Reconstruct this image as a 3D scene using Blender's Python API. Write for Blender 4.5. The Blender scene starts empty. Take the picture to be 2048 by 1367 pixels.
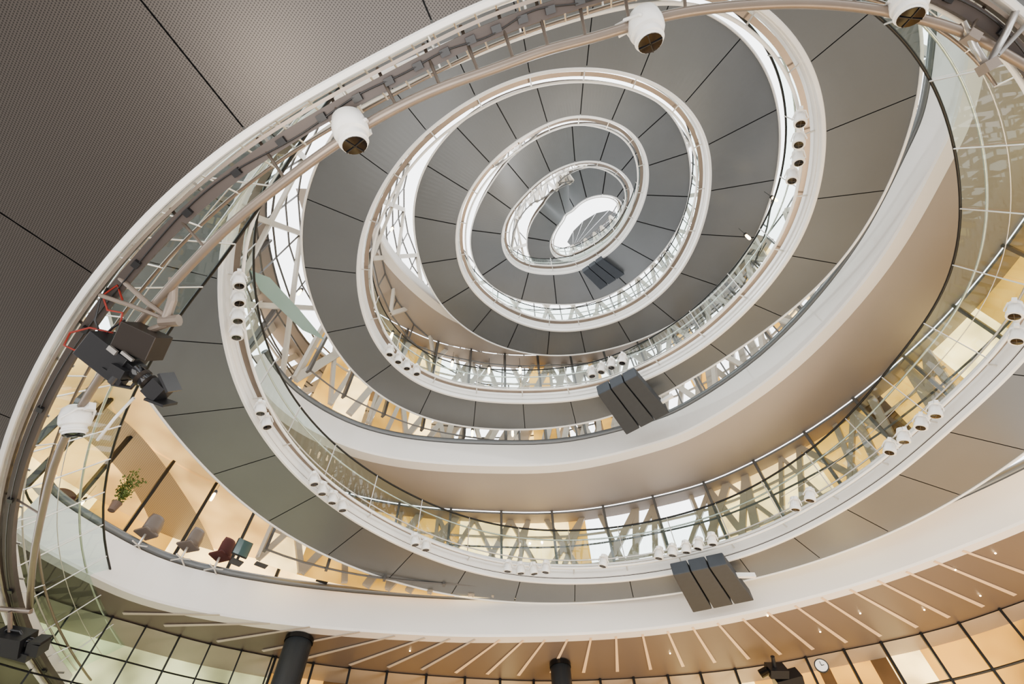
import bpy, math, random
import numpy as np
from mathutils import Vector, Matrix, Quaternion
random.seed(7)
F=1024.0; CX,CY=1024.0,683.5; CZ=1.6
VX,VY=1000.0,0.0
uc=Vector(((VX-CX)/F,(CY-VY)/F,-1)).normalized()
fc=Vector((0,0,-1)); yc=(fc-uc*fc.dot(uc)).normalized(); xc=yc.cross(uc)
def c2w(v): return Vector((v.dot(xc),v.dot(yc),v.dot(uc)))
CAM=Vector((0,0,CZ))
def ray(px,py): return c2w(Vector(((px-CX)/F,(CY-py)/F,-1)))
def U(px,py,h):
    d=ray(px,py); return CAM+d*(h/max(d.z,0.05))
def D(px,py,w): return CAM+ray(px,py)*w
RIGHT=c2w(Vector((1,0,0))); UPV=c2w(Vector((0,1,0))); FWD=c2w(Vector((0,0,-1)))
def depth(p): return (p-CAM).dot(FWD)
cam=bpy.data.cameras.new("camera"); cam.lens=18; cam.sensor_width=36; cam.clip_end=500; cam.clip_start=.05
co=bpy.data.objects.new("camera",cam); bpy.context.collection.objects.link(co)
M=Matrix((( RIGHT.x,UPV.x,-FWD.x),(RIGHT.y,UPV.y,-FWD.y),(RIGHT.z,UPV.z,-FWD.z)))
co.matrix_world=Matrix.Translation(CAM)@M.to_4x4()
bpy.context.scene.camera=co
try: bpy.context.scene.view_settings.look='AgX - Medium High Contrast'
except Exception as e: print(e)
# ---------- materials
def mat(name,col,rough=.5,metal=0,emit=0,ecol=None,noise=0,nscale=3.0,enoise=0):
    m=bpy.data.materials.new(name); m.use_nodes=True; nt=m.node_tree; b=nt.nodes["Principled BSDF"]
    b.inputs["Base Color"].default_value=(*col,1); b.inputs["Roughness"].default_value=rough; b.inputs["Metallic"].default_value=metal
    if emit: b.inputs["Emission Color"].default_value=(*(ecol or col),1); b.inputs["Emission Strength"].default_value=emit
    if noise:
        tc=nt.nodes.new("ShaderNodeTexCoord"); n=nt.nodes.new("ShaderNodeTexNoise"); n.inputs["Scale"].default_value=nscale
        r=nt.nodes.new("ShaderNodeMix"); r.data_type='RGBA'
        r.inputs[6].default_value=(*[c*(1-noise) for c in col],1); r.inputs[7].default_value=(*[min(1,c*(1+noise)) for c in col],1)
        nt.links.new(tc.outputs["Object"],n.inputs["Vector"]); nt.links.new(n.outputs["Fac"],r.inputs[0]); nt.links.new(r.outputs[2],b.inputs["Base Color"])
        if emit and enoise:
            mr=nt.nodes.new("ShaderNodeMapRange"); mr.inputs[1].default_value=.35; mr.inputs[2].default_value=.65
            mr.inputs[3].default_value=emit*(1-enoise); mr.inputs[4].default_value=emit*(1+enoise)
            nt.links.new(n.outputs["Fac"],mr.inputs[0]); nt.links.new(mr.outputs[0],b.inputs["Emission Strength"])
    return m
def glassmat(name,tint,refl=.1):
    m=bpy.data.materials.new(name); m.use_nodes=True; nt=m.node_tree; nt.nodes.clear()
    o=nt.nodes.new("ShaderNodeOutputMaterial"); t=nt.nodes.new("ShaderNodeBsdfTransparent"); g=nt.nodes.new("ShaderNodeBsdfGlossy"); x=nt.nodes.new("ShaderNodeMixShader")
    t.inputs[0].default_value=(*tint,1); g.inputs["Roughness"].default_value=.02; x.inputs[0].default_value=refl
    nt.links.new(t.outputs[0],x.inputs[1]); nt.links.new(g.outputs[0],x.inputs[2]); nt.links.new(x.outputs[0],o.inputs[0]); return m
def perfmat(name,col,hole,k,thr=.25,rough=.42,metal=.3,emit=0,ecol=None):
    m=mat(name,col,rough,metal,emit,ecol); nt=m.node_tree; b=nt.nodes["Principled BSDF"]
    g=nt.nodes.new("ShaderNodeNewGeometry"); s=nt.nodes.new("ShaderNodeSeparateXYZ"); nt.links.new(g.outputs["Position"],s.inputs[0])
    def mth(op,a,bv=None):
        n=nt.nodes.new("ShaderNodeMath"); n.operation=op
        for i,v in enumerate((a,bv)):
            if v is None: continue
            if isinstance(v,(int,float)): n.inputs[i].default_value=v
            else: nt.links.new(v,n.inputs[i])
        return n.outputs[0]
    sx=mth('SINE',mth('MULTIPLY',s.outputs[0],k)); sy=mth('SINE',mth('MULTIPLY',s.outputs[1],k))
    f=mth('GREATER_THAN',mth('MULTIPLY',sx,sy),thr)
    r=nt.nodes.new("ShaderNodeMix"); r.data_type='RGBA'; r.inputs[6].default_value=(*col,1); r.inputs[7].default_value=(*hole,1)
    nt.links.new(f,r.inputs[0]); nt.links.new(r.outputs[2],b.inputs["Base Color"]); return m
m_soff=mat("grey_metal_panel",(.150,.158,.165),.34,.25,noise=.1,nscale=.6)
m_perf=perfmat("perforated_metal",(.092,.082,.076),(.036,.032,.03),2*math.pi/.034,metal=.5,rough=.38)
m_perf2=perfmat("glowing_perforated_ceiling",(.34,.29,.23),(.17,.14,.10),2*math.pi/.07,metal=0,emit=.08,ecol=(1,.72,.45))  # faint emission puts the office light into the ceiling colour
m_dark=mat("black_gap",(.01,.01,.012),.6)
m_white=mat("white_painted_steel",(.74,.725,.70),.30,noise=.07,nscale=1.5)
m_band=mat("white_plaster",(.70,.675,.65),.40,noise=.05,nscale=.8)
m_beige=mat("beige_plaster",(.34,.30,.27),.5,noise=.05,nscale=.5)
m_brown=mat("brown_ceiling",(.155,.125,.11),.45,noise=.08,nscale=.5)
m_steel=mat("brushed_steel",(.45,.43,.41),.3,.8)
m_pipe=mat("brown_grey_pipe",(.24,.20,.17),.35,.5,noise=.1)
m_track=mat("brown_track",(.09,.075,.07),.5,.3)
m_rod=mat("stainless_rod",(.6,.58,.55),.3,.7)
m_black=mat("black_plastic",(.018,.018,.02),.35)
m_lens=mat("dark_lens",(.01,.01,.012),.12)
m_grille=mat("dark_grille",(.12,.11,.10),.4,.5)
m_speak=mat("dark_speaker_cloth",(.04,.046,.056),.7,noise=.1,nscale=8)
m_mull=mat("dark_mullion",(.02,.02,.02),.4,.3)
m_frame=mat("grey_window_frame",(.12,.115,.11),.4,.2)
m_glass=glassmat("balustrade_glass",(.85,.95,.925),.06)
m_office=mat("glowing_office_wall",(.5,.3,.08),.7,emit=.8,ecol=(1.0,.58,.13),noise=.2,nscale=.7,enoise=.5)  # wall glows by itself; uneven emission stands in for interior lighting
m_office2=mat("bright_glow_office_wall",(.7,.5,.25),.7,emit=1.9,ecol=(1.0,.76,.34),noise=.2,nscale=1,enoise=.4)  # stronger self-glow, painted as a more brightly lit office bay
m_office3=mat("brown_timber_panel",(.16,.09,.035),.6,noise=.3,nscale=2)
m_yceil=mat("glowing_office_ceiling",(.6,.45,.28),.7,emit=.8,ecol=(1.0,.64,.22),noise=.2,nscale=.6,enoise=.5)  # room light put into the ceiling as emission, no lamp behind it
m_green=mat("glowing_green_wall",(.42,.44,.25),.7,emit=.6,ecol=(.86,.88,.48),noise=.2,nscale=.8,enoise=.7)  # emission imitates a lit room behind the lower left glazing
m_orange=mat("glowing_orange_wall",(.4,.22,.06),.6,emit=.7,ecol=(1,.52,.10),noise=.3,nscale=.6,enoise=.7)  # emission imitates warm room light behind the lower right glazing
m_strip=mat("warm_light_strip",(.45,.33,.23),.4,emit=.38,ecol=(1,.62,.30))
m_strip2=mat("pale_light_strip",(.38,.33,.28),.4,emit=.10,ecol=(1,.8,.6))
m_lamp=mat("warm_bulb",(1,.9,.7),.4,emit=10,ecol=(1,.75,.42))
m_strut=mat("glowing_pale_strut",(.46,.42,.36),.4,emit=.06,ecol=(1,.9,.75))  # slight glow added so backlit struts don't render dark
m_strutd=mat("glowing_tan_strut",(.34,.28,.21),.4,emit=.05,ecol=(1,.8,.55))  # slight warm glow added against the backlight, as on the pale struts
m_col=mat("dark_column",(.045,.05,.055),.35)
m_floor=mat("light_floor",(.3,.28,.26),.5,noise=.1)
m_red=mat("red_cable",(.25,.03,.02),.5)
m_leaf=mat("leaf_green",(.08,.11,.02),.5,noise=.4,nscale=9)
m_seat=mat("grey_shell",(.12,.10,.09),.5)
m_rseat=mat("red_fabric",(.07,.02,.018),.8)
m_screen=mat("teal_screen",(.05,.09,.10),.2)
m_pot=mat("clay_pot",(.12,.08,.06),.7)
m_teal=mat("pale_teal_panel",(.35,.50,.47),.35)
# ---------- mesh helpers
def mk(name,verts,faces,m,parent=None,smooth=False,**kw):
    me=bpy.data.meshes.new(name); me.from_pydata([tuple(v) for v in verts],[],faces); me.materials.append(m)
    if smooth:
        for p in me.polygons: p.use_smooth=True
    me.validate()
    o=bpy.data.objects.new(name,me); bpy.context.collection.objects.link(o)
    if parent: o.parent=parent
    for k,v in kw.items(): o[k]=v
    return o
def empty(name,loc=(0,0,0),**kw):
    o=bpy.data.objects.new(name,None); o.empty_display_size=.1; bpy.context.collection.objects.link(o); o.location=loc
    for k,v in kw.items(): o[k]=v
    return o
def gridf(rows,closed=False):
    n=len(rows[0]); V=[p for r in rows for p in r]; Fc=[]
    for i in range(len(rows)-1):
        for j in range(n-1 if not closed else n):
            a=i*n+j; b=i*n+(j+1)%n; Fc.append((a,b,b+n,a+n))
    return V,Fc
def tubef(pts,r,n=8,cap=True):
    rows=[]; N=len(pts)
    for i,p in enumerate(pts):
        t=(pts[min(i+1,N-1)]-pts[max(i-1,0)]).normalized()
        a=Vector((0,0,1)) if abs(t.z)<.9 else Vector((1,0,0))
        x=t.cross(a).normalized(); y=t.cross(x)
        rr=r[i] if isinstance(r,(list,tuple)) else r
        rows.append([p+x*math.cos(2*math.pi*k/n)*rr+y*math.sin(2*math.pi*k/n)*rr for k in range(n)])
    V,Fc=gridf(rows,True)
    if cap: Fc.append(tuple(range(n))); Fc.append(tuple(range((N-1)*n,N*n)))
    return V,Fc
def boxf(c,ax,ay,az):
    V=[c+ax*i+ay*j+az*k for i in(-1,1) for j in(-1,1) for k in(-1,1)]
    return V,[(0,1,3,2),(4,6,7,5),(0,4,5,1),(2,3,7,6),(0,2,6,4),(1,5,7,3)]
def beamf(a,b,wdt,th):
    d=(b-a); s=d.cross(Vector((0,0,1)))
    s=s.normalized() if s.length>1e-4 else Vector((1,0,0)); u=s.cross(d.normalized())
    return boxf((a+b)/2,d/2,s*th/2,u*wdt/2)
def join(parts):
    V=[];Fc=[]
    for v,f in parts:
        o=len(V); V+=v; Fc+=[tuple(i+o for i in q) for q in f]
    return V,Fc
def bev(o,w=.01,s=2):
    b=o.modifiers.new("bevel","BEVEL"); b.width=w; b.segments=s; return o
# ---------- spline in polar image space
OX,OY=1150.0,440.0
def unwrap(pts,n0):
    out=[];prev=None
    for (x,y) in pts:
        t=math.atan2(x-OX,y-OY)/(2*math.pi)
        if prev is None:
            while t<n0-.5: t+=1
            while t>n0+.5: t-=1
        else:
            while t<prev-.5: t+=1
            while t>prev+.5: t-=1
        prev=t; out.append((t,math.hypot(x-OX,y-OY)))
    res=[out[0]]
    for a in out[1:]:
        if a[0]>res[-1][0]+.004: res.append(a)
    return np.array(res)
def spl(arr):
    x=arr[:,0]; y=arr[:,1]; n=len(x); h=np.diff(x)
    A=np.zeros((n,n)); r=np.zeros(n); A[0,0]=A[-1,-1]=1
    for i in range(1,n-1):
        A[i,i-1]=h[i-1]; A[i,i]=2*(h[i-1]+h[i]); A[i,i+1]=h[i]; r[i]=6*((y[i+1]-y[i])/h[i]-(y[i]-y[i-1])/h[i-1])
    m=np.linalg.solve(A,r)
    def f(t):
        t=np.clip(np.asarray(t,float),x[0],x[-1]); i=np.clip(np.searchsorted(x,t)-1,0,n-2)
        a=x[i+1]-t; b=t-x[i]; H=h[i]
        return m[i]*a**3/(6*H)+m[i+1]*b**3/(6*H)+(y[i]/H-m[i]*H/6)*a+(y[i+1]/H-m[i+1]*H/6)*b
    return f
TS=np.arange(-1.76,3.93,.004)
def gsm(a,s):
    k=int(4*s); w=np.exp(-.5*(np.arange(-k,k+1)/s)**2); w/=w.sum()
    return np.convolve(np.pad(a,k,mode='edge'),w,'valid')
Ppx=[(1246,440),(1248,415),(1238,398),(1205,390),(1165,402),(1128,432),(1108,465),(1100,497),(1122,520),(1180,507),(1235,468),(1262,420),(1268,385),(1250,350),(1215,328),(1180,322),(1130,332),(1085,357),(1040,400),(1012,440),(1003,480),(1012,515),(1045,540),(1090,548),(1140,545),(1200,520),(1250,475),(1285,410),(1297,350),(1288,300),(1262,263),(1215,240),(1150,232),(1080,255),(1010,300),(950,365),(918,430),(912,490),(930,560),(975,610),(1035,645),(1110,662),(1190,655),(1270,625),(1340,570),(1395,480),(1420,380),(1418,300),(1385,225),(1320,172),(1245,145),(1160,137),(1060,150),(960,190),(870,250),(800,320),(745,410),(715,510),(718,600),(750,690),(820,760),(920,795),(1050,805),(1180,795),(1300,755),(1420,685),(1530,580),(1610,460),(1645,340),(1650,240),(1625,130),(1570,50),(1510,0),(1430,-35),(1320,-40),(1150,-5),(1000,45),(880,95),(760,150),(640,215),(540,290),(480,375),(447,460),(437,560),(445,680),(482,800),(555,915),(660,1010),(800,1090),(950,1145),(1100,1165),(1250,1160),(1400,1135),(1560,1085),(1700,1010),(1800,945),(1920,835),(2060,710),(2155,565),(2190,400),(2175,215),(2085,45),(1935,-60),(1750,-115),(1480,-130),(1180,-65),(970,5),(850,62),(700,142),(500,262),(350,380),(200,540),(90,700),(20,850),(-30,1000),(-40,1130),(-10,1230),(50,1340),(140,1440),(300,1560)]
Qpx=[(1262,430),(1260,385),(1240,350),(1200,335),(1130,358),(1085,405),(1058,450),(1053,490),(1070,530),(1130,550),(1240,500),(1292,385),(1280,310),(1240,264),(1150,250),(1060,285),(1000,340),(965,400),(942,460),(945,520),(980,570),(1100,610),(1200,600),(1300,530),(1375,400),(1375,300),(1330,215),(1240,172),(1150,165),(1050,178),(940,230),(870,300),(828,400),(832,480),(855,560),(900,630),(960,675),(1070,708),(1180,705),(1300,670),(1400,610),(1485,520),(1545,380),(1560,275),(1545,165),(1490,75),(1390,15),(1150,0),(1000,35),(860,100),(735,185),(652,290),(608,400),(603,500),(640,640),(720,755),(830,830),(950,855),(1100,856),(1210,835),(1330,785),(1450,712),(1560,635),(1690,510),(1780,360),(1838,190),(1855,60),(1830,-60),(1700,-170),(1500,-230),(1200,-200),(900,-90),(700,-10),(480,110),(330,240),(235,390),(195,540),(215,680),(260,760),(330,820),(420,935),(520,1035),(650,1108),(800,1165),(1000,1197),(1150,1203),(1250,1195),(1400,1174),(1510,1150),(1700,1098),(1900,1005),(2048,910),(2270,710),(2430,400),(2330,80),(2100,-150),(1700,-350),(1200,-400),(700,-350),(200,-250),(-200,0),(-400,400),(-450,800),(-420,1100),(-300,1350),(-150,1550),(100,1700)]
rP=gsm(spl(unwrap(Ppx,-2))(TS),4); rQ=gsm(spl(unwrap(Qpx,-2))(TS),4)
hf=spl(np.array([(-2,27),(-1,23),(0,19),(1,15),(2,11),(3,7.5),(3.75,5.6),(3.93,5.2)]))
def pix(r,t): a=2*math.pi*t; return (OX+r*math.sin(a),OY+r*math.cos(a))
H=[float(x) for x in hf(TS)]
P=[U(*pix(rP[i],TS[i]),H[i]) for i in range(len(TS))]
Q=[U(*pix(rQ[i],TS[i]),H[i]) for i in range(len(TS))]
N=len(TS); IN=[]
for i in range(N):
    tg=P[min(i+3,N-1)]-P[max(i-3,0)]; n=Vector((-tg.y,tg.x,0)).normalized()
    c=U(OX,OY,H[i])-P[i]
    if TS[i]<-1: c=U(1185,450,H[i])-P[i]
    if n.dot(c)<0: n=-n
    IN.append(n)
Wd=[]
for i in range(N):
    best=None; p=P[i]; d=-IN[i]
    for j in range(max(0,i-60),min(N-1,i+60)):
        a=Q[j]-p; b=Q[j+1]-p; e=b-a
        den=d.x*e.y-d.y*e.x
        if abs(den)<1e-9: continue
        s=(a.x*e.y-a.y*e.x)/den; u=(a.x*d.y-a.y*d.x)/den
        if s>0.05 and -0.001<=u<=1.001 and (best is None or s<best): best=s
    Wd.append(best if best else (Q[i]-p).length)
Wd=gsm(np.array(Wd),5)
def off(i,a,z):
    if TS[i]<-1: a=a*.6 if a>0 else a
    return Vector((P[i].x+IN[i].x*a,P[i].y+IN[i].y*a,P[i].z+z))
def lean(i):
    s=min(1,max(0,(TS[i]-3.66)/.12)); s=s*s*(3-2*s)
    return .6*math.exp(-((TS[i]-3.25)/.11)**2)+.85*s
def gl(i,a,z): return off(i,a+lean(i)*max(0,(z-.5))/1.1,z)
def QO(i,z=0): return off(i,-float(Wd[i]),z)
def ti(t): return int(np.argmin(abs(TS-t)))
# ---------- ramp
ramp=empty("spiral_ramp",label="white and grey spiral ramp with glass balustrade winding up the atrium",category="spiral ramp")
arc=[0]
for i in range(1,N): arc.append(arc[-1]+(P[i]-P[i-1]).length)
forced=[ti(3.6),ti(3.708),ti(3.768),ti(3.803),ti(3.85)]
cuts=[0];i=0
while i<N-1 and TS[i]<3.5:
    j=i+1; st_=1.3 if TS[i]>1 else (1.05 if TS[i]>-1 else .8)
    while j<N-1 and arc[j]-arc[i]<st_: j+=1
    cuts.append(j); i=j
forced=[f for f in forced if f>cuts[-1]+3]+[N-1]
segs=list(zip(cuts[:-1],cuts[1:]))
ssegs=(segs+list(zip([cuts[-1]]+forced[:-1],forced)))[::-1]
gc=list(cuts)
while i<N-1:
    j=i+1
    while j<N-1 and arc[j]-arc[i]<1.0: j+=1
    gc.append(j); i=j
gsegs=list(zip(gc[:-1],gc[1:]))[::-1]
def shrink(rows,gap):
    t0=(rows[1][0]-rows[0][0]).normalized()*gap; t1=(rows[-1][0]-rows[-2][0]).normalized()*gap
    rows[0]=[p+t0 for p in rows[0]]; rows[-1]=[p-t1 for p in rows[-1]]
rest_s=[];rest_g=[];rest_p=[]
for k,(a,b) in enumerate(ssegs):
    rows=[[off(i,-float(Wd[i])*s,0) for s in (0,.5,1)] for i in range(a,b+1)]
    shrink(rows,.009+max(0,(2-TS[a]))*.005); g=gridf(rows); mm=m_perf if TS[a]>3.4 else m_soff
    if k<100: mk("soffit_panel",*g,mm,ramp)
    else: rest_s.append(g)
for k,(a,b) in enumerate(gsegs):
    rg=[[gl(i,-.02,.5),gl(i,-.02,1.6)] for i in range(a,b+1)]; shrink(rg,.01); g=gridf(rg)
    if k<100: mk("glass_panel",*g,m_glass,ramp)
    else: rest_g.append(g)
    g=join([tubef([gl(a,.02,.4),gl(a,.02,1.58)],.013,6),tubef([off(a,.0,.25),off(a,.30,.25)],.018,6)])
    if k<100: mk("baluster_post",*g,m_rod,ramp)
    else: rest_p.append(g)
mk("soffit_panel_run",*join(rest_s),m_soff,ramp,kind="stuff")
mk("glass_panel_run",*join(rest_g),m_glass,ramp,kind="stuff")
mk("baluster_post_run",*join(rest_p),m_rod,ramp,kind="stuff")
mk("soffit_backing",*gridf([[off(i,-.05,.04),QO(i,.04)] for i in range(N)]),m_dark,ramp)
prof=[(-.02,0),(.0,-.02),(.05,-.02),(.06,0),(.06,.10),(.03,.115),(.03,.135),(.06,.15),(.06,.5),(.04,.53),(-.1,.53)]
mk("fascia",*gridf([[off(i,a,z) for a,z in prof] for i in range(N)]),m_white,ramp)
mk("groove_shadow_strip",*gridf([[off(i,.034,.113),off(i,.034,.137)] for i in range(N)]),m_track,ramp)  # dark strip laid in the fascia groove as its shadow line
mk("handrail",*tubef([gl(i,-.02,1.61) for i in range(N)],[.02 if TS[i]<2.2 else .025 for i in range(N)],6),m_mull,ramp,True)
mk("grab_rail",*tubef([gl(i,-.1,1.35) for i in range(N)],.022,6),m_rod,ramp,True)
mk("glass_joint",*tubef([gl(i,.0,1.0) for i in range(N) if TS[i]>3.1],.008,5),m_rod,ramp,True)
mk("toe_rail",*tubef([off(i,.07,.62) for i in range(N)],.018,6),m_rod,ramp,True)
mk("lamp_rail",*tubef([off(i,.30,.25) for i in range(N) if TS[i]<3.35],.032,8),m_white,ramp,True)
mk("painted_rail_shadow",*gridf([[off(i,.10,.34),off(i,.20,.36)] for i in range(N) if TS[i]<3.35]),m_pipe,ramp)  # dark strip painted in as shade between fascia and lamp rail
mk("edge_trim",*tubef([QO(i,0) for i in range(N)],.03,6),m_white,ramp,True)
mk("deck",*gridf([[off(i,-.1,.5),QO(i,.5)] for i in range(N)]),m_beige,ramp)
out=[i for i in range(N) if TS[i]>3.3]
track=empty("cable_track",label="brown perforated cable track along the lowest balcony edge",category="track")
mk("tray",*gridf([[off(i,a,z) for a,z in ((.18,.12),(.18,.02),(.32,.02),(.32,.12))] for i in out]),m_track,track)
mk("lip",*gridf([[off(i,a,z) for a,z in ((.11,.1),(.11,.0),(.145,.0),(.145,.1))] for i in out]),m_pipe,track)
mk("conduit",*tubef([off(i,.40,.5) for i in out],.022,6),m_pipe,track,True)
mk("power_cable",*tubef([off(i,.25+.04*math.sin(i*.31)*math.sin(i*.07),-.01) for i in out],.009,5),m_black,track,True)
bx=[]
for k in out[::5]:
    bx.append(boxf(off(k,.25,.0),IN[k]*.035,Vector((-IN[k].y,IN[k].x,0))*.05,Vector((0,0,.02))))
mk("junction_box",*join(bx),m_black,track,kind="stuff")
hx=[]
for k in out[::4]: hx.append(tubef([off(k,.05,.2),off(k,.42,.5)],.012,5))
mk("stay",*join(hx),m_rod,track,kind="stuff")
pipepx=[(2230,260),(2140,185),(2048,130),(1950,75),(1850,40),(1700,12),(1500,10),(1350,28),(1230,62),(1100,98),(980,140),(870,180),(740,245),(640,310),(540,385),(450,460),(380,530),(300,620),(230,710),(170,800),(115,910),(85,1020),(65,1130),(60,1220)]
ua=unwrap(pipepx,3.3); pf=spl(ua)
tp=np.arange(ua[0,0],ua[-1,0],.004)
def pipept(t,dz=0): return U(*pix(float(pf(t)),t),float(hf(t))-.05+dz)
pipe=empty("lighting_pipe",label="brown metal lighting pipe curving beneath the lowest balcony",category="pipe")
mk("tube",*tubef([pipept(t) for t in tp],.052,12),m_pipe,pipe,True)
for t in np.arange(tp[0]+.01,tp[-1],.034):
    p=pipept(t)
    j=min(out,key=lambda k:(P[k]-p).length)
    mk("bracket",*tubef([p,off(j,.1,.1)],.018,8),m_pipe,pipe,True)
# ---------- floors bands
def path(pxs,h,n=6):
    w=[U(x,y,h) for x,y in pxs]
    fx=spl(np.array([(i,p.x) for i,p in enumerate(w)])); fy=spl(np.array([(i,p.y) for i,p in enumerate(w)]))
    tt=np.linspace(0,len(w)-1,(len(w)-1)*n+1)
    return [Vector((float(fx(t)),float(fy(t)),h+CZ)) for t in tt]
def normals(pts,c):
    r=[]
    for i,p in enumerate(pts):
        t=pts[min(i+1,len(pts)-1)]-pts[max(i-1,0)]; n=Vector((-t.y,t.x,0)).normalized()
        if n.dot(c-p)<0: n=-n
        r.append(n)
    return r
Z=Vector((0,0,1))
def dl(d,n): return d if isinstance(d,list) else [d]*n
def band(idx,pxs,h,hh,depth_,cm,rail=True):
    pts=path(pxs,h); c=U(OX,OY,h); ns=normals(pts,c)
    dp=[float(np.interp(i/(len(pts)-1),[q[0] for q in depth_],[q[1] for q in depth_])) for i in range(len(pts))]
    mk("trim_%d"%idx,*gridf([[p-n*.3-Z*.0,p,p+n*.03+Z*.05,p+n*.03+Z*hh,p-n*.3+Z*(hh+.02)] for p,n in zip(pts,ns)]),m_band,None,False,kind="structure")
    mk("ceiling",*gridf([[p-n*.02+Z*.01,p-n*d+Z*.01] for p,n,d in zip(pts,ns,dp)]),cm,None,False,kind="structure")
    if rail:
        o=empty("edge_rail",label="dark grey tubular rail on the white balcony edge",category="rail")
        mk("tube",*tubef([p+n*.0+Z*(hh+.11) for p,n in zip(pts,ns)],.09,10),m_soff,o,True)
    return pts,ns,dp
b1=[(20,1050),(70,1090),(200,1160),(350,1213),(600,1252),(850,1270),(1000,1273),(1200,1267),(1400,1245),(1600,1202),(1800,1142),(2048,1045),(2250,950)]
b2=[(500,745),(570,825),(700,895),(850,925),(1000,932),(1150,925),(1300,890),(1400,850),(1550,750),(1700,600),(1800,460),(1870,330),(1915,230),(1940,100),(1945,0),(1920,-120)]
b3=[(735,380),(750,455),(790,525),(850,585),(915,630),(1000,658),(1100,668),(1200,655),(1300,615),(1390,545),(1450,450)]
B1,N1,D1=band(1,b1,6.7,.95,[(0,4.5),(1,4.5)],m_brown)
B2,N2,D2=band(2,b2,10,.8,[(0,1.6),(.3,2.0),(.6,2.4),(1,2.6)],m_beige)
B3,N3,D3=band(3,b3,15.9,.5,[(0,2.2),(.25,1.9),(.45,1.2),(.6,.9),(1,1.2)],m_beige,False)
def at(p,z): return Vector((p.x,p.y,z))
def officewall(idx,pts,ns,depth_,ztop,zbot,mats,weights,step,back=2.2,hor=(),lat=None,ceil=None,mt=.035,brun=(1,2,2,3),mm=None,hr=.03):
    dp=dl(depth_,len(pts))
    g=[p-n*d for p,n,d in zip(pts,ns,dp)]
    bk=[p-n*(d+back) for p,n,d in zip(pts,ns,dp)]
    zt=ztop+CZ; zb=zbot+CZ
    V=[];Fc=[];mi=[];cur=None;run=0;n=len(pts)
    for i in range(n-1):
        if run<=0:
            w=weights(i/(n-1)); cur=random.choices(range(len(w)),w)[0]; run=random.choice(brun)
        run-=1
        if cur==len(mats): continue
        k=len(V); V+=[at(bk[i],zt),at(bk[i+1],zt),at(bk[i+1],zb),at(bk[i],zb)]; Fc.append((k,k+1,k+2,k+3)); mi.append(cur)
    if Fc:
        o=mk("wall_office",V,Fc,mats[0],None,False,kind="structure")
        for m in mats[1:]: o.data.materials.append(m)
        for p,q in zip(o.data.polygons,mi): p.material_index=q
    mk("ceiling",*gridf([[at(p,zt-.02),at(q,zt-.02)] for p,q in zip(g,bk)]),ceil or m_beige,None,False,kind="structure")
    parts=[];last=None
    for i in range(n-1):
        for f in (0,.25,.5,.75):
            p=g[i].lerp(g[i+1],f)
            if last is None or (p-last).length>step:
                d=ns[i]; t=Vector((-d.y,d.x,0))
                parts.append(boxf(at(p,(zt+zb)/2),d*.07,t*mt,Z*(zt-zb)/2)); last=p
    for z in hor: parts.append(tubef([at(p,z+CZ) for p in g],hr,4))
    mk("window_%d"%idx,*join(parts),mm or m_mull,None,False,kind="structure")
    if lat:
        a0,a1,ml,wd,st_=lat; parts=[]
        L=[p-n*(d+back*.8) for p,n,d in zip(pts,ns,dp)]; i0=int(a0*(n-1)); i1=int(a1*(n-1))
        pos=[L[i0]]
        for p in L[i0+1:i1+1]:
            while (p-pos[-1]).length>st_: pos.append(pos[-1]+(p-pos[-1]).normalized()*st_)
        for k in range(len(pos)-1):
            jj=min(k+random.choice((1,2,3)),len(pos)-1); kk=max(k-random.choice((0,1,2)),0); ww=wd*random.uniform(.7,1.5)
            if random.random()<.85: parts.append(beamf(at(pos[k],zb),at(pos[jj],zt),ww,.1))
            if k%2==0: parts.append(beamf(at(pos[k],zb),at(pos[kk],zt),ww*.8,.1))
        for f in (.35,.75): parts.append(tubef([at(p,zb+(zt-zb)*f) for p in pos],.04,5))
        mk("window_%d"%(idx+20),*join(parts),ml,None,False,kind="structure")
MO=[m_office,m_office2,m_office3]
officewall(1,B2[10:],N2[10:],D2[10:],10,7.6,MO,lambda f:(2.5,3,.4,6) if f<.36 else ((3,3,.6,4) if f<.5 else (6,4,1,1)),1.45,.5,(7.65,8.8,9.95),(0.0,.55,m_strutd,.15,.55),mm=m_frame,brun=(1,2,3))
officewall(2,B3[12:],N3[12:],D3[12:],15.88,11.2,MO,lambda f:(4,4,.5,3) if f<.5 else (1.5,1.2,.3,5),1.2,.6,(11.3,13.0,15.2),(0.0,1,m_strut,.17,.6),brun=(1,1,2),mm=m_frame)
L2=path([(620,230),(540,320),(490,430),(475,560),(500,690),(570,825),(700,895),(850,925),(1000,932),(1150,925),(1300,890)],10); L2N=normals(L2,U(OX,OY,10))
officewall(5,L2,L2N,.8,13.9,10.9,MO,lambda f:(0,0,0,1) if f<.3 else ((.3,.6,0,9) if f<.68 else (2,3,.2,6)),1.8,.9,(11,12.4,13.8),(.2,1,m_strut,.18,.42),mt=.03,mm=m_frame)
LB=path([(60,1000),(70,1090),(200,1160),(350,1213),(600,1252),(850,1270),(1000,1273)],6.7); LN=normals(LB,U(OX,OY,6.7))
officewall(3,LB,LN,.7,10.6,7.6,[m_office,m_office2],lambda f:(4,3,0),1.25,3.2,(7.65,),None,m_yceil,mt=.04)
ia=path([(150,560),(200,690),(300,780),(420,900),(540,1010),(670,1080),(850,1150)],10.62); oa=path([(-400,600),(-300,850),(-150,1050),(0,1140),(200,1200),(450,1230),(750,1240)],10.62)
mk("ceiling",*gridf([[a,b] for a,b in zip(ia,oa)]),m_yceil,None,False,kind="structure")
ib=path([(190,800),(270,860),(350,960),(420,1080),(450,1180)],10.5); ob=path([(130,850),(210,910),(280,1000),(320,1100),(340,1180)],10.5)
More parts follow.
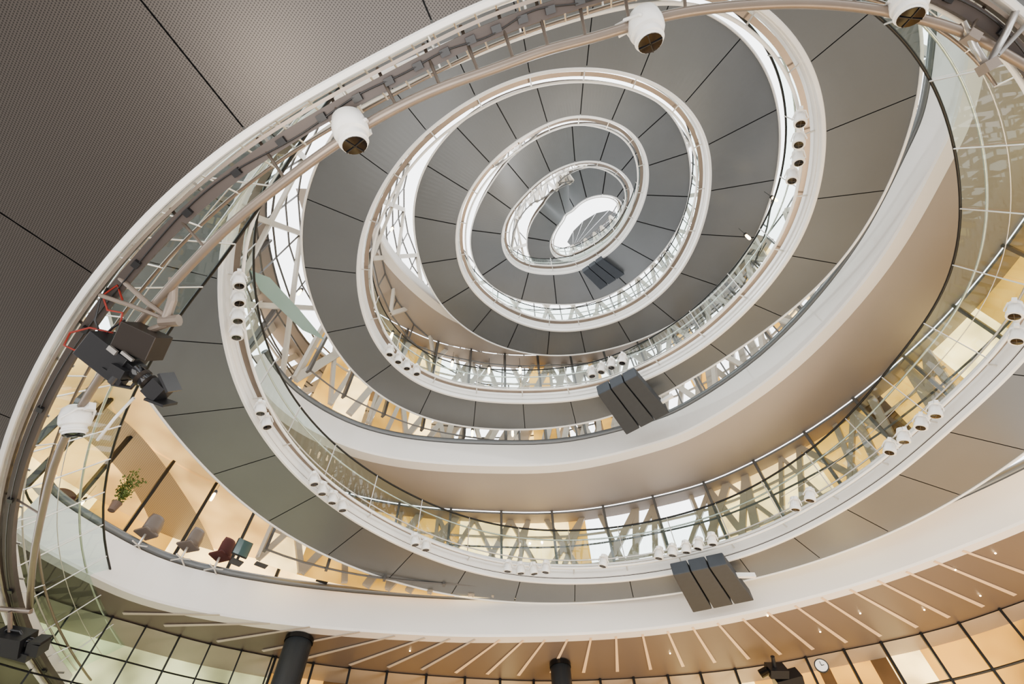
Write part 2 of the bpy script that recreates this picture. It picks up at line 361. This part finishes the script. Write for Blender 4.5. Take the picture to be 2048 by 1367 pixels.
mk("ceiling",*gridf([[a,b] for a,b in zip(ib,ob)]),m_perf2,None,False,kind="structure")
gw=[(-60,1120),(100,1195),(250,1240),(385,1278),(500,1303),(700,1335),(1000,1358),(1200,1358),(1400,1345),(1550,1325),(1680,1300),(1865,1260),(2048,1200),(2300,1110)]
G1=path(gw,6.7,6); GN=normals(G1,U(OX,OY,6.7))
k1=26
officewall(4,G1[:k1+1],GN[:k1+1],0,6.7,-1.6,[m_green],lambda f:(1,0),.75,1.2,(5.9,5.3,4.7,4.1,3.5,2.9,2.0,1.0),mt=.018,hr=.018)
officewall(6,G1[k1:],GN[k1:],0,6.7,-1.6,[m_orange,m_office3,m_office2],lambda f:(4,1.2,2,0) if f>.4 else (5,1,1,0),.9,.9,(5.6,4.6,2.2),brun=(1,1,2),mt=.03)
st=[((410,1285),(620,1252)),((500,1305),(720,1262)),((590,1320),(790,1270)),((680,1335),(850,1274)),((760,1340),(900,1276)),((830,1345),(950,1277)),((900,1352),(1000,1278)),((965,1355),(1047,1279)),((1030,1358),(1090,1278)),((1098,1352),(1135,1277)),((1165,1352),(1182,1274)),((1235,1350),(1232,1271)),((1303,1346),(1285,1267)),((1370,1340),(1335,1261)),((1435,1332),(1385,1253)),((1505,1325),(1435,1245)),((1570,1316),(1485,1236)),((1637,1306),(1535,1223)),((1705,1292),(1590,1210)),((1775,1280),(1643,1194)),((1850,1262),(1700,1178)),((1915,1242),(1755,1160)),((1985,1220),(1812,1142)),((2050,1197),(1868,1121)),((2120,1170),(1925,1100)),((300,1250),(540,1245)),((220,1225),(440,1228))]
for a,b in st:
    A=U(*a,6.7)-Z*.01; Bq=U(*b,6.7)-Z*.01; A=A.lerp(Bq,.12); d=(Bq-A).normalized(); s=Vector((-d.y,d.x,0))
    V=[A+s*.045,A-s*.045,Bq-s*.026,Bq+s*.026]; V=[v+Z*.004 for v in V]; V+=[v-Z*.012 for v in V]
    mk("ceiling_light_strip",V,[(0,1,2,3),(7,6,5,4),(0,4,5,1),(1,5,6,2),(2,6,7,3),(3,7,4,0)],m_strip if a[0]>850 else m_strip2,label="narrow recessed linear light in brown ceiling",category="ceiling light",group="radial ceiling lights")
for (x,y) in [(1535,1230),(1910,1138),(1848,1218),(1990,1105),(1640,1262),(1340,1305),(820,1300),(1720,1225),(1960,1190)]:
    p=U(x,y,6.69); mk("downlight",*tubef([p,p-Z*.02],.02,12),m_lamp,label="small round recessed downlight in brown ceiling",category="downlight",group="recessed downlights")
for (a,r) in (((600,1275),.33),((1120,1325),.27)):
    p=U(*a,6.69)
    o=empty("column",(p.x,p.y,0),label="round dark grey structural column under brown ceiling",category="column")
    mk("shaft",*tubef([Vector((0,0,0)),Vector((0,0,p.z))],r,32),m_col,o,True)
    mk("collar",*tubef([Vector((0,0,p.z-.12)),Vector((0,0,p.z-.02))],r*1.06,32),m_black,o,True)
# ---------- facade
lv=0
for t0,h0,h1 in ((1.3,11,15.5),(0.2,15,19.5),(-.8,19,23.5),(-1.75,23,27.5)):
    lv+=1
    idx=[ti(t0+s) for s in np.linspace(0,1,49)[:-1]]
    bot=[];top=[]
    for i in idx:
        fr_=TS[i]%1.0; s=math.exp(-((fr_-.62)/.14)**2)
        base=2.0 if lv==1 else (1.6 if lv<4 else .8)
        q=QO(i)-IN[i]*(base*(1-s)+.35*s); bot.append(Vector((q.x,q.y,h0+CZ)))
        top.append(Vector((q.x+IN[i].x*.3,q.y+IN[i].y*.3,h1+CZ)))
    fr=[];dg=[];n=len(bot)
    for k in range(0,n):
        if k%2==0:
            dg.append(beamf(bot[k],top[(k+2)%n],.15,.1)); dg.append(beamf(bot[k],top[(k-2)%n],.15,.1))
        fr.append(tubef([bot[k],top[k]],.03,4))
    for f in ((0,.2,.4,.6,.8,1) if lv<3 else (0,.5,1)):
        fr.append(tubef([bot[k].lerp(top[k],f) for k in range(n)]+[bot[0].lerp(top[0],f)],.03,4))
    mk("window_%d"%(6+lv),*join(fr),m_frame,None,False,kind="structure")
    mk("window_%d"%(36+lv),*join(dg),m_strut,None,False,kind="structure")
pv=U(1146,496,28); rw=[U(x,y,28) for x,y in [(1134,484),(1146,462),(1166,442),(1192,426),(1218,420),(1236,428),(1232,448),(1212,470),(1182,490)]]
for k in range(len(rw)-1):
    mk("ceiling",[pv,rw[k].lerp(rw[k+1],.015),rw[k].lerp(rw[k+1],.985)],[(0,1,2)],m_soff,None,False,kind="structure")
mk("floor",[Vector((x,y,0)) for x,y in ((-30,-30),(30,-30),(30,30),(-30,30))],[(0,1,2,3)],m_floor,None,False,kind="structure")
mk("wall_teal",[U(x,y,12.2) for x,y in [(500,540),(540,555),(600,620),(650,680),(605,660),(520,580)]],[(0,1,2,3,4,5)],m_teal,None,False,kind="structure")
# ---------- loudspeakers
def speaker(c,h,th,n,lab,br=None):
    w=[U(x,y,h) for x,y in c]; o=empty("loudspeaker",tuple(w[0]),label=lab,category="loudspeaker")
    for k in range(n):
        f0=k/n+.012; f1=(k+1)/n-.012
        q=[w[0].lerp(w[1],f0),w[0].lerp(w[1],f1),w[3].lerp(w[2],f1),w[3].lerp(w[2],f0)]
        q=[v-w[0] for v in q]
        V=q+[v+Z*th for v in q]
        bev(mk("cabinet",V,[(0,1,2,3),(7,6,5,4),(0,4,5,1),(1,5,6,2),(2,6,7,3),(3,7,4,0)],m_speak,o),.02)
    if br:
        A=U(*br[0],h+th*.5)-w[0];Bb=U(*br[1],h+th*.5)-w[0]
        mk("bracket",*boxf((A+Bb)/2,(Bb-A)/2,Z*.05,(Bb-A).cross(Z).normalized()*.04),m_white,o)
speaker([(1195,790),(1275,750),(1340,825),(1252,870)],10.0,.35,3,"dark grey slatted loudspeaker panel under grey ramp soffit",((1320,805),(1345,790)))
speaker([(1345,1150),(1455,1127),(1510,1200),(1385,1225)],6.75,.3,3,"dark grey slatted loudspeaker panel on white balcony edge",((1460,1150),(1510,1150)))
speaker([(1165,545),(1205,517),(1250,548),(1200,580)],18.4,.3,3,"small grey loudspeaker panel beneath upper ramp soffit")
# ---------- spotlights
def lathe(prof,c,ax,n=20):
    ax=ax.normalized(); a=Z if abs(ax.z)<.9 else Vector((1,0,0)); x=ax.cross(a).normalized(); y=ax.cross(x)
    rows=[[c+ax*z+x*math.cos(2*math.pi*k/n)*r+y*math.sin(2*math.pi*k/n)*r for k in range(n)] for r,z in prof]
    V,Fc=gridf(rows,True); Fc.append(tuple(range(n))); Fc.append(tuple(range((len(prof)-1)*n,len(prof)*n))); return V,Fc
def spot_meshes(s,big):
    O=Vector((0,0,0)); dn=Vector((0,0,-1))
    if big:
        body=lathe([(.08,-.56),(.26,-.54),(.40,-.42),(.46,-.15),(.46,.05),(.43,.14),(.35,.18),(.35,.28),(.38,.30),(.38,.37),(.33,.39),(.33,.46)],O,dn,28)
        lens=lathe([(.31,.40),(.31,.48),(.12,.49)],O,dn,20); cz=.5
    else:
        body=lathe([(.18,-.7),(.33,-.62),(.38,-.3),(.38,.1),(.43,.13),(.43,.42)],O,dn,20)
        lens=lathe([(.30,.38),(.30,.46),(.10,.47)],O,dn,20); cz=.48
    cr=join([boxf(dn*cz,Vector((.3,0,0)),Vector((0,.014,0)),Z*.012),boxf(dn*cz,Vector((0,.3,0)),Vector((.014,0,0)),Z*.012)])
    yk=join([tubef([Vector((0,.47,0)),Vector((.05,.49,.05)) ,Vector((.45,.3,.3)),Vector((.52,0,.35)),Vector((.45,-.3,.3)),Vector((.05,-.49,.05)),Vector((0,-.47,0))],.045,6),boxf(Vector((.6,0,.38)),Vector((.12,0,0)),Vector((0,.12,0)),Z*.12)])
    res=[]
    for nm,(v,f),m,sm in (("housing",body,m_white,True),("lens",lens,m_lens,True),("grille",cr,m_grille if not big else m_black,False),("yoke",yk,m_white,False)):
        me=bpy.data.meshes.new(nm); me.from_pydata([tuple(q*s) for q in v],[],f); me.materials.append(m)
        me.validate()
        if sm:
            for p in me.polygons: p.use_smooth=True
            me.set_sharp_from_angle(angle=.7)
        res.append((nm,me))
    return res
small=spot_meshes(.26,False); large=spot_meshes(.40,True)
def place(meshes,pos,axis,outd,lab,grp):
    z=-axis.normalized(); x=(outd-z*outd.dot(z)).normalized(); y=z.cross(x)
    R=Matrix(((x.x,y.x,z.x),(x.y,y.y,z.y),(x.z,y.z,z.z))).to_4x4()
    e=empty("spotlight",label=lab,category="spotlight",group=grp); e.matrix_world=Matrix.Translation(pos)@R
    for nm,me in meshes:
        o=bpy.data.objects.new(nm,me); bpy.context.collection.objects.link(o); o.parent=e
def tof(px,py,lo):
    t=math.atan2(px-OX,py-OY)/(2*math.pi)
    while t<lo: t+=1
    return t
A=[(478,565),(477,600),(476,635),(474,668),(522,820),(533,848),(628,962),(645,981),(666,999),(685,1014),(830,1083),(852,1093),(1016,1136),(1041,1140),(1067,1141),(1092,1138),(1207,1126),(1318,1110),(1345,1104),(1372,1098),(1397,1091),(1424,1082),(1590,1012),(1620,994),(1780,898),(1806,876),(1842,848),(1870,824),(2030,625),(2035,675)]
Bl=[(1600,242),(1598,284),(1596,320),(1584,356),(780,705),(797,720),(814,733),(833,744),(1183,748),(1203,740),(1223,731),(1245,722)]
for lst,lo in ((A,2.55),(Bl,1.55)):
    for (x,y) in lst:
        t=tof(x,y,lo); i=ti(t); pos=U(x,y-3,H[i]+.02)
        vd=(pos-CAM).normalized()
        place(small,pos-vd*.12,-vd*.52-UPV*.78+RIGHT*random.uniform(-.15,.15),UPV,"small white round spotlight clamped to balcony edge","small balcony spotlights")
for (x,y),(lx,ly) in (((702,262),(712,300)),((1293,58),(1303,95)),((1818,6),(1822,40)),((150,842),(147,872))):
    t=tof(x,y,3.3); h=float(hf(t))-.15
    a=U(x,y,h); vd=(a-CAM).normalized(); ax=(D(lx,ly,1)-D(x,y,1)).normalized()*1.0-vd*.42
    tt=min(tp,key=lambda q:(pipept(q)-a).length)
    place(large,a,ax,pipept(tt)-a,"large white spotlight with ribbed rim hanging from brown pipe","large pipe spotlights")
# ---------- broadcast cameras
def frame(cx,cy,w,ang):
    c=D(cx,cy,w); a=math.radians(ang); x=RIGHT*math.cos(a)+UPV*math.sin(a); y=-RIGHT*math.sin(a)+UPV*math.cos(a); return c,x,y
def pbox(cx,cy,w,ang,hw,hh,hd):
    c,x,y=frame(cx,cy,w,ang); s=w/F; return boxf(c,x*hw*s,y*hh*s,FWD*hd*s)
def ptube(pts,r,w=None,n=10):
    return tubef([D(p[0],p[1],p[2] if len(p)>2 else w) for p in pts],r*(w or pts[0][2])/F,n)
w0=depth(pipept(tof(300,620,3.3)))-.1
m_bb=mat("brown_black_metal",(.035,.028,.024),.4,.4)
tv=empty("television_camera",label="black broadcast camera with lens hood hanging from brown pipe",category="camera")
bev(mk("body",*join([pbox(225,712,w0,-38,46,28,32),pbox(200,688,w0-.05,-38,18,20,22),pbox(255,735,w0-.03,-38,20,18,20),pbox(215,738,w0-.05,-38,34,8,18)]),m_black,tv),.008)
bev(mk("control_box",*pbox(285,682,w0-.05,-25,38,26,26),m_bb,tv),.01)
mk("connector_plate",*pbox(255,712,w0-.25,-38,14,3,3),m_steel,tv)
mk("connector_plate",*pbox(225,700,w0-.25,-38,10,5,3),m_steel,tv)
mk("lens",*ptube([(268,740),(285,755),(305,770)],15,w0-.1,20),m_lens,tv,True)
mk("lens_ring",*ptube([(282,752),(288,757)],18,w0-.1,20),m_bb,tv,True)
mk("lens_ring",*ptube([(296,763),(301,767)],17,w0-.1,20),m_bb,tv,True)
mk("lens_hood",*join([pbox(318,778,w0-.1,-45,16,18,20),pbox(340,764,w0-.1,-65,20,2.5,22),pbox(322,802,w0-.1,-20,20,2.5,22)]),m_black,tv)
mk("handle",*join([ptube([(205,735),(225,768),(262,775),(275,760)],4,w0-.15),pbox(228,752,w0-.15,-35,24,6,10)]),m_black,tv)
mk("viewfinder",*join([pbox(240,742,w0-.2,-30,16,10,12),ptube([(236,748),(222,765)],7,w0-.2)]),m_black,tv)
mk("mounting_arm",*join([ptube([(347,555),(345,600),(330,645)],9,w0),ptube([(240,556),(295,605),(340,638)],5,w0),ptube([(200,590),(260,610),(335,640)],4.5,w0),ptube([(322,643),(358,640)],12,w0),ptube([(300,660),(335,648)],7,w0)]),m_pipe,tv)
for k,(pts) in enumerate(([(225,665),(180,655),(140,665),(128,690),(150,700),(190,690),(215,700)],[(250,640),(225,655),(200,680),(180,700)],[(245,600),(235,570),(205,590),(215,620),(245,625),(240,650)],[(215,575),(200,600),(190,640),(205,680)])):
    mk("cable",*ptube(pts,2.2,w0+.02,6),m_red if k%2==0 else m_black,tv,True)
mk("tie_rod",*ptube([(268,795),(230,835),(195,880)],3,w0+.1,8),m_white,tv,True)
w1=depth(U(40,1285,5.0))-.2
t2=empty("television_camera",label="black broadcast camera fixed to lower end of the pipe",category="camera")
mk("body",*join([pbox(25,1282,w1,-10,32,18,20),pbox(38,1300,w1,-15,30,8,16)]),m_black,t2)
mk("lens",*ptube([(50,1283),(78,1290)],10,w1,16),m_lens,t2,True)
mk("lens_hood",*join([pbox(76,1292,w1,-15,12,12,14),pbox(82,1278,w1,-5,12,2,14)]),m_black,t2)
mk("handle",*ptube([(5,1268),(15,1258),(40,1262),(45,1272)],3,w1),m_black,t2)
mk("mounting_arm",*join([ptube([(-30,1215),(62,1222)],5,w1+.1),ptube([(20,1222),(20,1262)],4,w1)]),m_pipe,t2)
w2=depth(U(1553,1345,6.0))
t3=empty("television_camera",label="small black camera hanging on post below brown ceiling",category="camera")
mk("body",*join([pbox(1553,1340,w2,0,18,8,14),pbox(1575,1358,w2,15,26,10,14)]),m_black,t3)
mk("lens",*ptube([(1535,1340),(1520,1348)],8,w2,14),m_lens,t3,True)
mk("post",*ptube([(1545,1312),(1550,1336)],4,w2),m_black,t3)
w3=depth(pipept(tof(1960,80,3.2)))-.1
tr=empty("pipe_clamp",label="grey steel tubes clamped together beside brown pipe",category="pipe clamp")
mk("arm",*join([ptube([(1925,45),(1950,95),(1975,135)],7,w3),ptube([(1975,130),(2010,70),(2060,-40)],7,w3),ptube([(1995,110),(2060,40)],5,w3)]),m_steel,tr,True)
mk("clamp",*pbox(1976,133,w3,30,14,10,12),m_pipe,tr)
mk("clamp",*pbox(1942,75,w3,-30,12,9,12),m_pipe,tr)
cpos=U(1643,1331,5.9)
dd=GN[min(range(len(G1)),key=lambda k:(at(G1[k],0)-at(cpos,0)).length)]
ck=empty("wall_clock",tuple(cpos),label="small round white wall clock with dark rim",category="clock")
mk("rim",*lathe([(.13,-.02),(.16,-.02),(.16,.03),(.135,.03)],Vector((0,0,0)),dd,28),m_black,ck)
mk("face",*lathe([(.135,.0),(.135,.032)],Vector((0,0,0)),dd,28),m_white,ck)
tx=Vector((-dd.y,dd.x,0)); mk("hand",*join([boxf(dd*.04+Z*.045,tx*.006,Z*.05,dd*.003),boxf(dd*.04+tx*.03,tx*.035,Z*.006,dd*.003)]),m_black,ck)
# ---------- office things
pl=U(238,1000,8.3)
plant=empty("potted_plant",tuple(pl),label="leafy green plant trailing in clay pot at office window",category="plant")
mk("pot",*lathe([(.08,-.3),(.11,-.1),(.12,-.08),(.10,-.08)],Vector((0,0,0)),Z,16),m_pot,plant)
lv_=[];stm=[]
for k in range(26):
    a=random.uniform(0,6.28); tip=Vector((math.cos(a)*random.uniform(.05,.3),math.sin(a)*random.uniform(.05,.3),random.uniform(-.05,.85)))
    stm.append(tubef([Vector((0,0,-.1)),tip*.5+Z*.12,tip],.006,4))
    for j in range(14):
        c=(tip*.5+Z*.12).lerp(tip,random.random())+Vector([random.uniform(-.06,.06) for _ in range(3)])
        d=Vector([random.uniform(-1,1) for _ in range(3)]).normalized(); e=d.orthogonal().normalized()
        lv_.append(([c,c+d*.04+e*.02,c+d*.08,c+d*.04-e*.02],[(0,1,2,3)]))
mk("foliage",*join(lv_),m_leaf,plant,kind="stuff"); mk("stem",*join(stm),m_leaf,plant)
def chair(px,py,h,m,lab):
    p=U(px,py,h); inn=(U(OX,OY,h)-p); inn.z=0; inn.normalize(); a_=random.uniform(-.8,.8); inn=Vector((inn.x*math.cos(a_)-inn.y*math.sin(a_),inn.x*math.sin(a_)+inn.y*math.cos(a_),0)); sd=Vector((-inn.y,inn.x,0))
    e=empty("office_chair",tuple(p),label=lab,category="chair",group="office chairs")
    rows=[]
    for a in np.linspace(-1,1,9):
        rows.append([sd*.22*a*(1-.25*max(0,z-.25)/.2)+inn*(.18-.1*a*a)+Z*z for z in (.0,.12,.25,.36,.42)])
    o=mk("backrest",*gridf(rows),m,e,True); s=o.modifiers.new("solid","SOLIDIFY"); s.thickness=.03
    bev(mk("seat",*boxf(Vector((0,0,0)),inn*.2,sd*.21,Z*.03),m,e),.02)
    mk("pedestal",*tubef([Z*-.02,Z*-.33],.03,8),m_rod,e)
    for q in range(4):
        a=q*math.pi/2; mk("leg",*tubef([Z*-.33,Vector((math.cos(a)*.24,math.sin(a)*.24,-.37))],.018,6),m_rod,e)
chair(292,1066,8.0,m_seat,"grey shell office chair behind the glazing")
chair(376,1092,8.0,m_seat,"grey shell office chair behind the glazing")
chair(108,1016,8.0,m_rseat,"dark red upholstered office chair behind the glazing")
chair(440,1112,8.0,m_rseat,"dark red upholstered office chair behind the glazing")
def monitor(px,py,h,wd,hg):
    p=U(px,py,h); inn=(U(OX,OY,h)-p); inn.z=0; inn.normalize(); sd=Vector((-inn.y,inn.x,0))
    e=empty("display_panel",tuple(p),label="tall teal display panel standing at office window",category="display panel",group="office display panels")
    bev(mk("housing",*boxf(Vector((0,0,0)),inn*.03,sd*wd,Z*hg),m_black,e),.01)
    mk("screen",*boxf(inn*.033,inn*.003,sd*wd*.92,Z*hg*.94),m_screen,e)
    mk("stand",*join([boxf(-Z*(hg+.08),inn*.02,sd*.03,Z*.08),boxf(-Z*(hg+.17),inn*.12,sd*.15,Z*.015)]),m_black,e)
monitor(485,1096,8.15,.2,.22); monitor(540,1088,8.35,.18,.4); monitor(655,1128,8.25,.15,.28)
for (x,y,h) in ((430,985,9.6),(168,1000,9.3),(602,580,12.6),(785,455,16),(1545,395,13),(1492,470,13),(945,860,11.9),(1025,860,11.9),(780,850,12.0),(978,735,12.5),(1040,735,12.5),(785,665,13),(905,722,13)):
    p=U(x,y,h)
    e=empty("pendant_light",tuple(p),label="small warm glowing pendant light in office",category="pendant light",group="office pendant lights")
    mk("shade",*lathe([(.02,.1),(.05,.06),(.055,-.02)],Vector((0,0,0)),Z,12),m_mull,e); mk("bulb",*lathe([(.035,-.02),(.04,-.2),(.03,-.26)],Vector((0,0,0)),Z,12),m_lamp,e,True)
    mk("cord",*tubef([Z*.1,Z*.5],.006,4),m_mull,e)
# ---------- lights
w=bpy.data.worlds.new("world"); bpy.context.scene.world=w; w.use_nodes=True
w.node_tree.nodes["Background"].inputs[0].default_value=(.98,.99,1,1); w.node_tree.nodes["Background"].inputs[1].default_value=3.3
def area(loc,size,e,col,tgt):
    l=bpy.data.lights.new("area","AREA"); l.size=size; l.energy=e; l.color=col
    o=bpy.data.objects.new("area_light",l); bpy.context.collection.objects.link(o); o.location=loc
    o.rotation_euler=(Vector(tgt)-Vector(loc)).to_track_quat('-Z','Y').to_euler()
area((-1,2,.4),8,850,(1,.98,.95),(-1,5,12))  # this and the next two: unseen fill lights added to uplight the soffits
area((8,9,.4),5,900,(1,.80,.55),(8,10,12))
area((1,12,.4),4,350,(1,.80,.58),(1,12,12))
hl=U(60,250,3.2)
area(tuple(hl),1.2,24,(1,.85,.65),tuple(hl+Z*3))  # unseen upward light added for a warm glow on the perforated soffit
l=bpy.data.lights.new("p","POINT"); l.energy=260; l.shadow_soft_size=.03; o=bpy.data.objects.new("point_light",l); bpy.context.collection.objects.link(o); o.location=U(1180,430,14)  # tiny unseen light added in mid-air to brighten the upper turns
